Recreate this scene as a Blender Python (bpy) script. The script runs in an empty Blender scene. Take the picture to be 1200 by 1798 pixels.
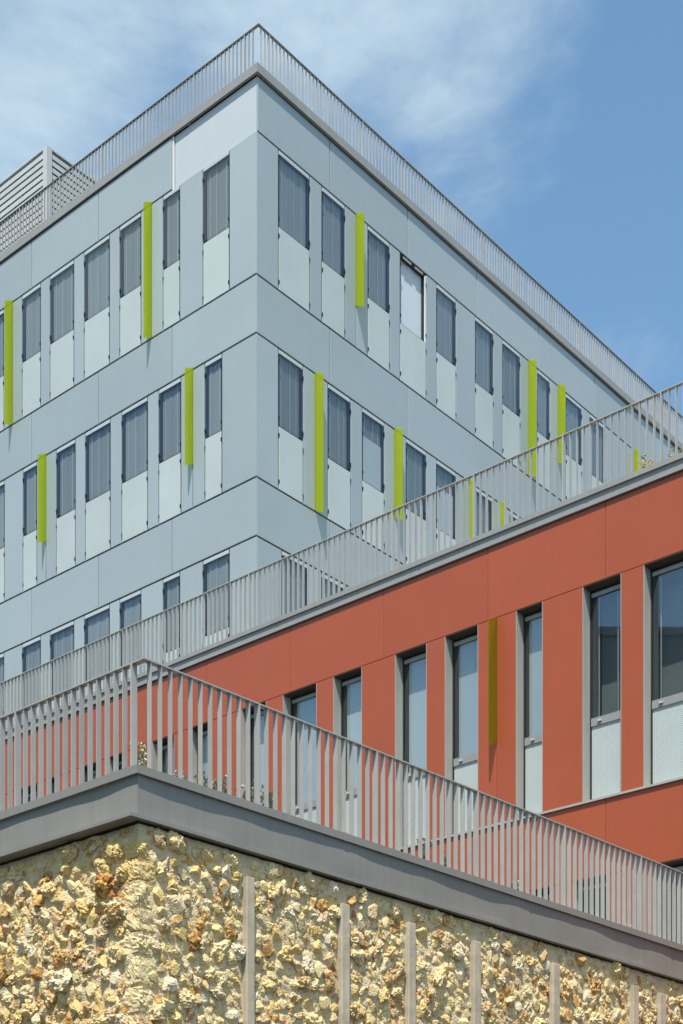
import bpy, bmesh, math, random
from mathutils import Vector, Matrix, noise
import numpy as np

random.seed(7)
SC = bpy.context.scene
COL = SC.collection

# ------------------------------------------------------------------ camera
F, CX, HY, CAMZ = 2646.0, 600.0, 2290.0, 1.6      # focal length, principal point and eye height (photo pixels / metres)
cam_d = bpy.data.cameras.new('camera')
cam_d.sensor_fit = 'HORIZONTAL'
cam_d.sensor_width = 36.0
cam_d.lens = F / 1200.0 * 36.0
cam_d.shift_y = (HY - 899.0) / 1200.0
cam_d.clip_start = 0.1
cam_d.clip_end = 5000.0
cam = bpy.data.objects.new('camera', cam_d)
COL.objects.link(cam)
cam.location = (0, 0, CAMZ)
cam.rotation_euler = (math.radians(90), 0, 0)
SC.camera = cam

# ------------------------------------------------------------------ sun, sky, exposure
SUN_EL = math.radians(62.5)
SUN_AZ = math.radians(189.0)                       # clockwise from +Y
sun_dir = Vector((math.sin(SUN_AZ) * math.cos(SUN_EL), math.cos(SUN_AZ) * math.cos(SUN_EL), math.sin(SUN_EL)))
sd = bpy.data.lights.new('sun', 'SUN')
sd.energy = 5.0
sd.angle = math.radians(0.6)
sd.color = (1.0, 0.94, 0.82)
sun = bpy.data.objects.new('sun', sd)
COL.objects.link(sun)
sun.rotation_euler = sun_dir.to_track_quat('Z', 'Y').to_euler()
sun.location = (0, -20, 40)

SKY_STRENGTH = 0.15
CLOUD_COL = (3.35, 4.15, 4.65, 1)
w = bpy.data.worlds.new('World')
SC.world = w
w.use_nodes = True
nt = w.node_tree
nt.nodes.clear()
wo = nt.nodes.new('ShaderNodeOutputWorld')
bg = nt.nodes.new('ShaderNodeBackground')
bg.inputs['Strength'].default_value = SKY_STRENGTH
sky = nt.nodes.new('ShaderNodeTexSky')
sky.sky_type = 'NISHITA'
sky.sun_disc = False
sky.sun_elevation = SUN_EL
sky.sun_rotation = SUN_AZ
sky.air_density = 1.0
sky.dust_density = 0.25
sky.ozone_density = 0.5
tc = nt.nodes.new('ShaderNodeTexCoord')
sep = nt.nodes.new('ShaderNodeSeparateXYZ')
nt.links.new(tc.outputs['Generated'], sep.inputs[0])
zc = nt.nodes.new('ShaderNodeMath'); zc.operation = 'MAXIMUM'; zc.inputs[1].default_value = 0.06
nt.links.new(sep.outputs['Z'], zc.inputs[0])
zz = nt.nodes.new('ShaderNodeMath'); zz.operation = 'ADD'; zz.inputs[1].default_value = 0.12
nt.links.new(zc.outputs[0], zz.inputs[0])
dx = nt.nodes.new('ShaderNodeMath'); dx.operation = 'DIVIDE'
dy = nt.nodes.new('ShaderNodeMath'); dy.operation = 'DIVIDE'
nt.links.new(sep.outputs['X'], dx.inputs[0]); nt.links.new(zz.outputs[0], dx.inputs[1])
nt.links.new(sep.outputs['Y'], dy.inputs[0]); nt.links.new(zz.outputs[0], dy.inputs[1])
cmb = nt.nodes.new('ShaderNodeCombineXYZ')
nt.links.new(dx.outputs[0], cmb.inputs[0]); nt.links.new(dy.outputs[0], cmb.inputs[1])
mp = nt.nodes.new('ShaderNodeMapping')
mp.inputs['Location'].default_value = (14.04271, 13.10404, 4.31326)
mp.inputs['Scale'].default_value = (1.0, 0.85, 1)
nt.links.new(cmb.outputs[0], mp.inputs[0])
n1 = nt.nodes.new('ShaderNodeTexNoise')
n1.inputs['Scale'].default_value = 1.7
n1.inputs['Detail'].default_value = 7
n1.inputs['Roughness'].default_value = 0.58
n1.inputs['Distortion'].default_value = 0.25
nt.links.new(mp.outputs[0], n1.inputs['Vector'])
ramp = nt.nodes.new('ShaderNodeValToRGB')
ramp.color_ramp.interpolation = 'EASE'
ramp.color_ramp.elements[0].position = 0.45
ramp.color_ramp.elements[0].color = (0.02, 0.02, 0.02, 1)
ramp.color_ramp.elements[1].position = 0.645
ramp.color_ramp.elements[1].color = (0.95, 0.95, 0.95, 1)
nt.links.new(n1.outputs['Fac'], ramp.inputs[0])
mx = nt.nodes.new('ShaderNodeMix'); mx.data_type = 'RGBA'
nt.links.new(ramp.outputs[0], mx.inputs['Factor'])
wb = nt.nodes.new('ShaderNodeMix'); wb.data_type = 'RGBA'; wb.blend_type = 'MULTIPLY'   # the camera's white balance leans to cyan
wb.inputs['Factor'].default_value = 1.0
wb.inputs['B'].default_value = (0.88, 1.10, 1.08, 1)
nt.links.new(sky.outputs[0], wb.inputs['A'])
nt.links.new(wb.outputs['Result'], mx.inputs['A'])
mx.inputs['B'].default_value = CLOUD_COL
nt.links.new(mx.outputs['Result'], bg.inputs['Color'])
nt.links.new(bg.outputs[0], wo.inputs['Surface'])

SC.view_settings.view_transform = 'Standard'
SC.view_settings.look = 'None'
SC.view_settings.exposure = 0.35
SC.view_settings.gamma = 1.0
SC.view_settings.use_curve_mapping = False
SC.cycles.max_bounces = 8
SC.cycles.transparent_max_bounces = 16
SC.cycles.use_denoising = True

# ------------------------------------------------------------------ materials
def nodes_of(m):
    m.use_nodes = True
    t = m.node_tree
    return t, t.nodes, t.links

def surf(name, col, rough=0.5, spec=0.5, metal=0.0, var=0.06, vscale=3.0, bump=0.0, bscale=30.0, rvar=0.0,
         dirt=None, streak=0.0, objvar=0.0, coat=0.0):
    """Principled surface with mottled colour, per-object variation, rain streaks and fine relief."""
    m = bpy.data.materials.new(name)
    t, N, L = nodes_of(m)
    p = N['Principled BSDF']
    p.inputs['Roughness'].default_value = rough
    p.inputs['Specular IOR Level'].default_value = spec
    p.inputs['Metallic'].default_value = metal
    p.inputs['Coat Weight'].default_value = coat
    p.inputs['Coat Roughness'].default_value = 0.12
    g = N.new('ShaderNodeNewGeometry')
    nz = N.new('ShaderNodeTexNoise'); nz.inputs['Scale'].default_value = vscale; nz.inputs['Detail'].default_value = 6
    nz.inputs['Roughness'].default_value = 0.6
    L.new(g.outputs['Position'], nz.inputs['Vector'])
    mr = N.new('ShaderNodeMapRange')
    mr.inputs['From Min'].default_value = 0.25; mr.inputs['From Max'].default_value = 0.75
    mr.inputs['To Min'].default_value = 1 - var; mr.inputs['To Max'].default_value = 1 + var
    L.new(nz.outputs['Fac'], mr.inputs['Value'])
    val = mr.outputs[0]
    if objvar:
        oi = N.new('ShaderNodeObjectInfo')
        m2 = N.new('ShaderNodeMapRange'); m2.inputs['To Min'].default_value = 1 - objvar; m2.inputs['To Max'].default_value = 1 + objvar
        L.new(oi.outputs['Random'], m2.inputs['Value'])
        mm = N.new('ShaderNodeMath'); mm.operation = 'MULTIPLY'
        L.new(val, mm.inputs[0]); L.new(m2.outputs[0], mm.inputs[1]); val = mm.outputs[0]
    if streak:
        mpg = N.new('ShaderNodeMapping'); mpg.inputs['Scale'].default_value = (9, 9, 0.35)
        L.new(g.outputs['Position'], mpg.inputs[0])
        n3 = N.new('ShaderNodeTexNoise'); n3.inputs['Scale'].default_value = 1.5; n3.inputs['Detail'].default_value = 5
        L.new(mpg.outputs[0], n3.inputs['Vector'])
        m3 = N.new('ShaderNodeMapRange'); m3.inputs['From Min'].default_value = 0.35; m3.inputs['From Max'].default_value = 0.7
        m3.inputs['To Min'].default_value = 1 + streak * .4; m3.inputs['To Max'].default_value = 1 - streak
        L.new(n3.outputs['Fac'], m3.inputs['Value'])
        mm = N.new('ShaderNodeMath'); mm.operation = 'MULTIPLY'
        L.new(val, mm.inputs[0]); L.new(m3.outputs[0], mm.inputs[1]); val = mm.outputs[0]
    sc = N.new('ShaderNodeVectorMath'); sc.operation = 'SCALE'
    sc.inputs[0].default_value = tuple(c * 0.83 for c in col)
    L.new(val, sc.inputs['Scale'])
    out = sc.outputs[0]
    if dirt:
        n4 = N.new('ShaderNodeTexNoise'); n4.inputs['Scale'].default_value = dirt[1]; n4.inputs['Detail'].default_value = 8
        L.new(g.outputs['Position'], n4.inputs['Vector'])
        m4 = N.new('ShaderNodeMapRange'); m4.inputs['From Min'].default_value = 0.5; m4.inputs['From Max'].default_value = 0.72
        m4.inputs['To Max'].default_value = dirt[2]
        L.new(n4.outputs['Fac'], m4.inputs['Value'])
        mxd = N.new('ShaderNodeMix'); mxd.data_type = 'RGBA'
        L.new(m4.outputs[0], mxd.inputs['Factor']); L.new(out, mxd.inputs['A'])
        mxd.inputs['B'].default_value = (*dirt[0], 1)
        out = mxd.outputs['Result']
    L.new(out, p.inputs['Base Color'])
    if rvar:
        m5 = N.new('ShaderNodeMapRange'); m5.inputs['To Min'].default_value = rough - rvar; m5.inputs['To Max'].default_value = rough + rvar
        L.new(nz.outputs['Fac'], m5.inputs['Value']); L.new(m5.outputs[0], p.inputs['Roughness'])
    if bump:
        n2 = N.new('ShaderNodeTexNoise'); n2.inputs['Scale'].default_value = bscale; n2.inputs['Detail'].default_value = 4
        L.new(g.outputs['Position'], n2.inputs['Vector'])
        b = N.new('ShaderNodeBump'); b.inputs['Strength'].default_value = 1.0; b.inputs['Distance'].default_value = bump
        L.new(n2.outputs['Fac'], b.inputs['Height']); L.new(b.outputs[0], p.inputs['Normal'])
    return m

M = {}
M['clad'] = surf('blue_grey_cladding', (0.400, 0.462, 0.490), 0.2, 0.5, var=0.05, vscale=0.35, bump=0.006, bscale=0.7, objvar=0.055, streak=0.015)
M['pale'] = surf('pale_glass_panel', (0.54, 0.595, 0.595), 0.2, 0.5, var=0.06, vscale=0.9, bump=0.004, bscale=1.2, objvar=0.04)
M['head'] = surf('white_enamel_strip', (0.55, 0.60, 0.62), 0.25, 0.5, var=0.04)
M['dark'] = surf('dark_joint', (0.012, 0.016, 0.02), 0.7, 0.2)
M['frame_dark'] = surf('dark_frame', (0.02, 0.027, 0.033), 0.45, 0.4)
M['white'] = surf('white_board', (0.59, 0.63, 0.67), 0.5, 0.3, var=0.03, vscale=1.5)
M['white_bright'] = surf('white_primer_board', (0.66, 0.72, 0.78), 0.45, 0.4, var=0.03, vscale=1.5)
M['white_strip'] = surf('white_strip', (0.82, 0.84, 0.85), 0.4, 0.4, var=0.03)
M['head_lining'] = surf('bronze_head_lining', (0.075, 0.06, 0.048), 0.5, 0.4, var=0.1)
M['coping'] = surf('zinc_coping', (0.34, 0.335, 0.325), 0.45, 0.45, var=0.06, vscale=2.0, objvar=0.03, streak=0.05, bump=0.002, bscale=3)
M['rail'] = surf('galvanised_railing', (0.45, 0.44, 0.42), 0.42, 0.5, var=0.08, vscale=6.0, objvar=0.06)
M['red'] = surf('terracotta_panel', (0.435, 0.096, 0.040), 0.42, 0.4, var=0.05, vscale=0.9, objvar=0.04, streak=0.022, bump=0.003, bscale=1.5, dirt=((0.34, 0.09, 0.045), 1.1, 0.35))
M['reveal'] = surf('grey_reveal', (0.45, 0.44, 0.40), 0.5, 0.4, var=0.05, vscale=4, streak=0.06)
M['alu'] = surf('grey_window_frame', (0.33, 0.33, 0.33), 0.4, 0.5, var=0.04)
M['room'] = surf('dim_room', (0.20, 0.22, 0.22), 0.8, 0.1)
M['fascia'] = surf('grey_fascia', (0.275, 0.266, 0.243), 0.48, 0.45, var=0.05, vscale=1.5, streak=0.05, rvar=0.06)
M['strip'] = surf('weathered_metal_strip', (0.55, 0.475, 0.36), 0.55, 0.4, var=0.2, vscale=5, bump=0.006, bscale=9, streak=0.1)
M['roof'] = surf('gravel_roof', (0.28, 0.26, 0.23), 0.9, 0.2, var=0.25, vscale=25, bump=0.02, bscale=60)
M['louvre'] = surf('louvre_metal', (0.60, 0.61, 0.62), 0.4, 0.5, var=0.05, objvar=0.04)
M['wall_plain'] = surf('plain_render', (0.35, 0.34, 0.32), 0.8, 0.2, var=0.08, vscale=2)
M['asphalt'] = surf('asphalt', (0.06, 0.06, 0.062), 0.85, 0.3, var=0.25, vscale=0.6, bump=0.01, bscale=40)
M['mortar'] = surf('lime_mortar', (0.85, 0.68, 0.44), 0.9, 0.15, var=0.14, vscale=7, bump=0.022, bscale=55, dirt=((0.58, 0.47, 0.32), 3.0, 0.5))
M['cord'] = surf('white_cord', (0.48, 0.52, 0.53), 0.5, 0.3)
M['stem'] = surf('dry_stem', (0.45, 0.40, 0.22), 0.7, 0.2, var=0.2)
M['leaf'] = surf('weed_leaf', (0.34, 0.32, 0.17), 0.6, 0.3, var=0.3, vscale=40)
M['bloom'] = surf('dry_seed_head', (0.70, 0.62, 0.45), 0.8, 0.1, var=0.2, vscale=40)
M['yellow'] = surf('yellow_flower', (0.75, 0.55, 0.03), 0.7, 0.1, var=0.2, vscale=40)

def glass(name, refl, tint, rough=0.015, wob=0.0003):
    m = bpy.data.materials.new(name)
    t, N, L = nodes_of(m)
    N.clear()
    o = N.new('ShaderNodeOutputMaterial')
    tr = N.new('ShaderNodeBsdfTransparent'); tr.inputs[0].default_value = (*tint, 1)
    gl = N.new('ShaderNodeBsdfAnisotropic'); gl.inputs['Color'].default_value = (0.9, 0.95, 1, 1); gl.inputs['Roughness'].default_value = rough
    g = N.new('ShaderNodeNewGeometry')                    # two-sided Schlick term (a thin pane has no critical angle)
    dt = N.new('ShaderNodeVectorMath'); dt.operation = 'DOT_PRODUCT'
    L.new(g.outputs['Normal'], dt.inputs[0]); L.new(g.outputs['Incoming'], dt.inputs[1])
    ab = N.new('ShaderNodeMath'); ab.operation = 'ABSOLUTE'; L.new(dt.outputs['Value'], ab.inputs[0])
    om = N.new('ShaderNodeMath'); om.operation = 'SUBTRACT'; om.inputs[0].default_value = 1.0; L.new(ab.outputs[0], om.inputs[1])
    pw = N.new('ShaderNodeMath'); pw.operation = 'POWER'; pw.inputs[1].default_value = 5.0; L.new(om.outputs[0], pw.inputs[0])
    ma = N.new('ShaderNodeMath'); ma.operation = 'ADD'; ma.inputs[1].default_value = refl; ma.use_clamp = True
    L.new(pw.outputs[0], ma.inputs[0])
    nz = N.new('ShaderNodeTexNoise'); nz.inputs['Scale'].default_value = 1.3; nz.inputs['Detail'].default_value = 2
    L.new(g.outputs['Position'], nz.inputs['Vector'])
    b = N.new('ShaderNodeBump'); b.inputs['Distance'].default_value = wob; b.inputs['Strength'].default_value = 1
    L.new(nz.outputs['Fac'], b.inputs['Height']); L.new(b.outputs[0], gl.inputs['Normal'])
    mx = N.new('ShaderNodeMixShader')
    L.new(ma.outputs[0], mx.inputs[0]); L.new(tr.outputs[0], mx.inputs[1]); L.new(gl.outputs[0], mx.inputs[2])
    L.new(mx.outputs[0], o.inputs[0])
    return m
M['glass_grey'] = glass('tinted_glass', 0.035, (0.95, 0.97, 0.98))
M['glass_red'] = glass('clear_glass', 0.10, (0.93, 0.96, 0.96))

def fin_mat(name, tcol, dcol, k):
    m = bpy.data.materials.new(name)
    t, N, L = nodes_of(m)
    N.clear()
    o = N.new('ShaderNodeOutputMaterial')
    tr = N.new('ShaderNodeBsdfTransparent'); tr.inputs[0].default_value = (*tcol, 1)
    df = N.new('ShaderNodeBsdfDiffuse'); df.inputs[0].default_value = (*dcol, 1)
    tl = N.new('ShaderNodeBsdfTranslucent'); tl.inputs[0].default_value = (*dcol, 1)
    gl = N.new('ShaderNodeBsdfAnisotropic'); gl.inputs['Roughness'].default_value = 0.12
    m0 = N.new('ShaderNodeMixShader'); m0.inputs[0].default_value = 0.45
    L.new(df.outputs[0], m0.inputs[1]); L.new(tl.outputs[0], m0.inputs[2])
    m1 = N.new('ShaderNodeMixShader'); m1.inputs[0].default_value = k
    L.new(tr.outputs[0], m1.inputs[1]); L.new(m0.outputs[0], m1.inputs[2])
    m2 = N.new('ShaderNodeMixShader'); m2.inputs[0].default_value = 0.03
    L.new(m1.outputs[0], m2.inputs[1]); L.new(gl.outputs[0], m2.inputs[2])
    L.new(m2.outputs[0], o.inputs[0])
    return m
M['fin'] = fin_mat('lime_translucent_fin', (0.88, 0.95, 0.22), (0.54, 0.62, 0.045), 0.52)
M['fin_amber'] = fin_mat('olive_amber_fin', (0.88, 0.92, 0.20), (0.36, 0.25, 0.02), 0.5)

def blind_mat():
    m = surf('slatted_blind', (0.285, 0.310, 0.315), 0.7, 0.2, var=0.03, vscale=2, objvar=0.16)
    return m
M['blind'] = blind_mat()
M['blind_pale'] = surf('pale_roller_blind', (0.56, 0.585, 0.585), 0.8, 0.2, var=0.04, vscale=3, objvar=0.15)

def perforated():
    m = surf('perforated_screen', (0.55, 0.62, 0.63), 0.45, 0.4, var=0.03)
    t, N, L = nodes_of(m)
    p = N['Principled BSDF']
    old = p.inputs['Base Color'].links[0].from_socket
    uv = N.new('ShaderNodeTexCoord')
    mpn = N.new('ShaderNodeMapping'); mpn.inputs['Rotation'].default_value = (math.radians(0), 0, 0)
    L.new(uv.outputs['Object'], mpn.inputs[0])
    mpn.inputs['Scale'].default_value = (1, 36, 36)
    v = N.new('ShaderNodeTexVoronoi'); v.voronoi_dimensions = '3D'; v.inputs['Scale'].default_value = 1.0; v.inputs['Randomness'].default_value = 0.12
    L.new(mpn.outputs[0], v.inputs['Vector'])
    r = N.new('ShaderNodeMapRange'); r.inputs['From Min'].default_value = 0.24; r.inputs['From Max'].default_value = 0.34
    r.inputs['To Min'].default_value = 0.6
    L.new(v.outputs['Distance'], r.inputs['Value'])
    s = N.new('ShaderNodeVectorMath'); s.operation = 'SCALE'
    L.new(old, s.inputs[0]); L.new(r.outputs[0], s.inputs['Scale'])
    L.new(s.outputs[0], p.inputs['Base Color'])
    return m
M['perf'] = perforated()

def stone_mat():
    m = bpy.data.materials.new('millstone')
    t, N, L = nodes_of(m)
    p = N['Principled BSDF']
    p.inputs['Roughness'].default_value = 0.85
    p.inputs['Specular IOR Level'].default_value = 0.2
    g = N.new('ShaderNodeNewGeometry'); oi = N.new('ShaderNodeObjectInfo')
    a = N.new('ShaderNodeMath'); a.operation = 'ADD'
    L.new(g.outputs['Random Per Island'], a.inputs[0]); L.new(oi.outputs['Random'], a.inputs[1])
    fr = N.new('ShaderNodeMath'); fr.operation = 'FRACT'; L.new(a.outputs[0], fr.inputs[0])
    def ramp(stops):
        r = N.new('ShaderNodeValToRGB'); r.color_ramp.interpolation = 'LINEAR'
        els = r.color_ramp.elements
        for i, (pos, c) in enumerate(stops):
            e = els[i] if i < 2 else els.new(pos)
            e.position = pos; e.color = (*c, 1)
        return r
    r1 = ramp([(0.0, (0.78, 0.62, 0.34)), (1.0, (0.82, 0.73, 0.54)), (0.22, (0.82, 0.69, 0.42)), (0.42, (0.72, 0.51, 0.19)),
               (0.58, (0.80, 0.65, 0.38)), (0.72, (0.66, 0.42, 0.12)), (0.80, (0.82, 0.74, 0.56)), (0.90, (0.72, 0.58, 0.36))])
    r2 = ramp([(0.0, (0.78, 0.66, 0.42)), (1.0, (0.66, 0.42, 0.12)), (0.3, (0.70, 0.50, 0.19)), (0.5, (0.78, 0.64, 0.38)),
               (0.70, (0.40, 0.17, 0.05)), (0.80, (0.76, 0.66, 0.46)), (0.92, (0.52, 0.28, 0.08))])
    L.new(fr.outputs[0], r1.inputs[0]); L.new(fr.outputs[0], r2.inputs[0])
    nz = N.new('ShaderNodeTexNoise'); nz.inputs['Scale'].default_value = 16; nz.inputs['Detail'].default_value = 5
    L.new(g.outputs['Position'], nz.inputs['Vector'])
    mr = N.new('ShaderNodeMapRange'); mr.inputs['From Min'].default_value = 0.42; mr.inputs['From Max'].default_value = 0.58
    L.new(nz.outputs['Fac'], mr.inputs['Value'])
    mx = N.new('ShaderNodeMix'); mx.data_type = 'RGBA'
    L.new(mr.outputs[0], mx.inputs['Factor']); L.new(r1.outputs[0], mx.inputs['A']); L.new(r2.outputs[0], mx.inputs['B'])
    n2 = N.new('ShaderNodeTexNoise'); n2.inputs['Scale'].default_value = 60; n2.inputs['Detail'].default_value = 4
    L.new(g.outputs['Position'], n2.inputs['Vector'])
    m2 = N.new('ShaderNodeMapRange'); m2.inputs['From Min'].default_value = 0.3; m2.inputs['From Max'].default_value = 0.7
    m2.inputs['To Min'].default_value = 0.74; m2.inputs['To Max'].default_value = 1.06
    L.new(n2.outputs['Fac'], m2.inputs['Value'])
    s = N.new('ShaderNodeVectorMath'); s.operation = 'SCALE'
    L.new(mx.outputs['Result'], s.inputs[0]); L.new(m2.outputs[0], s.inputs['Scale'])
    tn = N.new('ShaderNodeVectorMath'); tn.operation = 'MULTIPLY'; tn.inputs[1].default_value = (1.0, 0.985, 0.96)
    L.new(s.outputs[0], tn.inputs[0]); L.new(tn.outputs[0], p.inputs['Base Color'])
    b = N.new('ShaderNodeBump'); b.inputs['Distance'].default_value = 0.012; b.inputs['Strength'].default_value = 1
    L.new(n2.outputs['Fac'], b.inputs['Height']); L.new(b.outputs[0], p.inputs['Normal'])
    return m
M['stone'] = stone_mat()

# ------------------------------------------------------------------ helpers
def mesh(name, verts, faces, mat, parent=None, recalc=True, smooth=False):
    me = bpy.data.meshes.new(name)
    me.from_pydata([tuple(v) for v in verts], [], faces)
    if recalc:
        bm = bmesh.new(); bm.from_mesh(me)
        bmesh.ops.recalc_face_normals(bm, faces=bm.faces)
        bm.to_mesh(me); bm.free()
    if smooth:
        me.polygons.foreach_set('use_smooth', [True] * len(me.polygons))
    me.materials.append(M[mat] if isinstance(mat, str) else mat)
    return link(name, me, parent)

def link(name, me, parent=None):
    o = bpy.data.objects.new(name, me)
    COL.objects.link(o)
    if parent is not None:
        o.parent = parent
    return o

def empty(name, loc, rz, label, cat, group=None):
    o = bpy.data.objects.new(name, None)
    o.empty_display_size = 0.3
    COL.objects.link(o)
    o.location = loc
    o.rotation_euler = (0, 0, rz)
    return tag(o, label, cat, group)

def tag(o, label, cat, group=None):
    o['label'] = label
    o['category'] = cat
    if group:
        o['group'] = group
    return o

class Geo:
    """Collects boxes in (u along, w out of the wall, z up) of one face and bakes them into parent-local coordinates."""
    def __init__(self, face):
        self.f = face; self.v = []; self.q = []
    def box(self, u0, u1, w0, w1, z0, z1):
        b = len(self.v)
        for u in (u0, u1):
            for ww in (w0, w1):
                for z in (z0, z1):
                    self.v.append(self.f(u, ww, z))
        for q in ((0, 1, 3, 2), (4, 6, 7, 5), (0, 4, 5, 1), (2, 3, 7, 6), (0, 2, 6, 4), (1, 5, 7, 3)):
            self.q.append([b + i for i in q])
        return self
    def slab(self, u0, u1, z0, z1, wf, wb, bev):
        """A panel whose front edges are chamfered."""
        b = len(self.v)
        for (i, ww) in ((0, wb), (0, wf - bev), (bev, wf)):
            for (u, z) in ((u0 + i, z0 + i), (u1 - i, z0 + i), (u1 - i, z1 - i), (u0 + i, z1 - i)):
                self.v.append(self.f(u, ww, z))
        self.q.append([b + 3, b + 2, b + 1, b])
        for r in (0, 4):
            for k in range(4):
                k2 = (k + 1) % 4
                self.q.append([b + r + k, b + r + k2, b + r + 4 + k2, b + r + 4 + k])
        self.q.append([b + 8, b + 9, b + 10, b + 11])
        return self
    def build(self, name, mat, parent):
        return mesh(name, self.v, self.q, mat, parent)

YR = math.atan2(2280.0, F)                     # bearing of the vanishing point right of straight ahead
EX = Vector((math.sin(YR), math.cos(YR)))      # along the grey block's right face (going away)
EY = Vector((-math.cos(YR), math.sin(YR)))     # along its left face (going away)
ROT = math.atan2(EX.y, EX.x)

def zlev(py, Y):
    return CAMZ + (HY - py) / F * Y

class Site:
    """A corner with two faces: left face runs along EY, right face along d2 (EX turned by delta)."""
    def __init__(self, px, Y, delta=0.0):
        self.o = Vector(((px - CX) / F * Y, Y))
        self.d2l = Vector((math.cos(delta), math.sin(delta)))
        self.n2l = Vector((math.sin(delta), -math.cos(delta)))
    def L(self, u, ww, z):
        return (-ww, u, z)
    def R(self, u, ww, z):
        p = self.d2l * u + self.n2l * ww
        return (p.x, p.y, z)
    def world(self, p):
        return self.o + EX * p[0] + EY * p[1]
    def corner(self, wl, wr):
        # point at outward distance wl from the left face and wr from the right face
        x = -wl
        u = (x - self.n2l.x * wr) / self.d2l.x
        p = self.d2l * u + self.n2l * wr
        return (p.x, p.y)
    def uL(self, px, ww=0.0):
        r = (px - CX) / F
        b = self.o - EX * ww
        return (r * b.y - b.x) / (EY.x - r * EY.y)
    def uR(self, px, ww=0.0):
        r = (px - CX) / F
        dw = EX * self.d2l.x + EY * self.d2l.y
        nw = EX * self.n2l.x + EY * self.n2l.y
        b = self.o + nw * ww
        return (r * b.y - b.x) / (dw.x - r * dw.y)
    def depL(self, u, ww=0.0):
        return self.world(self.L(u, ww, 0)).y
    def depR(self, u, ww=0.0):
        return self.world(self.R(u, ww, 0)).y

def band(site, ulen, urlen, outer, inner, z0, z1, name, mat, parent, zo=None):
    """L-shaped solid round a corner between an outer and an inner offset; zo gives the outer edge's own heights."""
    ol, orr = outer; il, ir = inner
    plan = []
    for (wl, wr) in (outer, inner):
        plan.append([site.L(ulen, wl, 0)[:2], site.corner(wl, wr), site.R(urlen, wr, 0)[:2]])
    v = []
    for k, pl in enumerate(plan):
        a, b = (zo if (zo and k == 0) else (z0, z1))
        for p in pl:
            v.append((p[0], p[1], a)); v.append((p[0], p[1], b))
    f = []
    # verts: outer 0..5 (p0z0,p0z1,p1z0,...), inner 6..11
    for s in (0, 2):
        f += [[s, s + 2, s + 3, s + 1], [6 + s, 7 + s, 9 + s, 8 + s], [s + 1, s + 3, s + 9, s + 7], [s, s + 6, s + 8, s + 2]]
    f += [[0, 1, 7, 6], [4, 10, 11, 5]]
    return mesh(name, v, f, mat, parent)

# ------------------------------------------------------------------ ground
g = mesh('ground', [(-1500, -1500, 0), (1500, -1500, 0), (1500, 1500, 0), (-1500, 1500, 0)], [[0, 1, 2, 3]], 'asphalt')
g['kind'] = 'structure'

# ------------------------------------------------------------------ grey block
GZ = 29.0
G = Site(450.5, GZ)
grey = empty('office_building', (G.o.x, G.o.y, 0), ROT, 'pale blue-grey glass-clad office block with lime green fins', 'building')
gz = lambda py: zlev(py, GZ)
L0, L1, L2, L3, L4, L5, L6 = (gz(y) for y in (227.5, 479.75, 583.1, 836.3, 940.0, 1195.5, 1298.0))
ZCAPB = gz(128.8) + 0.014
UL_END = G.uL(-330)
UR_END = 27.0
GAP = 0.025
GZP = 0.034
# dark core behind the panels
v = [(0.12, 0.12), (0.12, UL_END), (UR_END, UL_END), (UR_END, 0.12)]
zt = ZCAPB
mesh('wall_core', [(x, y, z) for z in (0, zt) for x, y in v],
     [[0, 1, 2, 3], [4, 5, 6, 7], [0, 1, 5, 4], [1, 2, 6, 5], [2, 3, 7, 6], [3, 0, 4, 7]], 'dark', grey)

def panel(face, u0, u1, z0, z1, mat='clad', name='cladding_panel', wf=0.0, parent=grey, e0=None, e1=None):
    a = u0 + (GAP / 2 if e0 is None else e0)
    b = u1 - (GAP / 2 if e1 is None else e1)
    return Geo(face).slab(a, b, z0 + GZP / 2, z1 - GZP / 2, wf, wf - 0.035, 0.005).build(name, mat, parent)

def fin(face, u, z0, z1, depth, mat='fin', parent=grey, w0=-0.004):
    gk = Geo(face).box(u - 0.012, u + 0.012, w0, depth, z0, z1)
    drop = 0.56 * (depth - w0)                            # both ends are cut sloping down outwards
    for i in (2, 3, 6, 7):
        x, y, zq = gk.v[i]
        gk.v[i] = (x, y, zq - drop)
    return gk.build('sun_fin', mat, parent)

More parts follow.
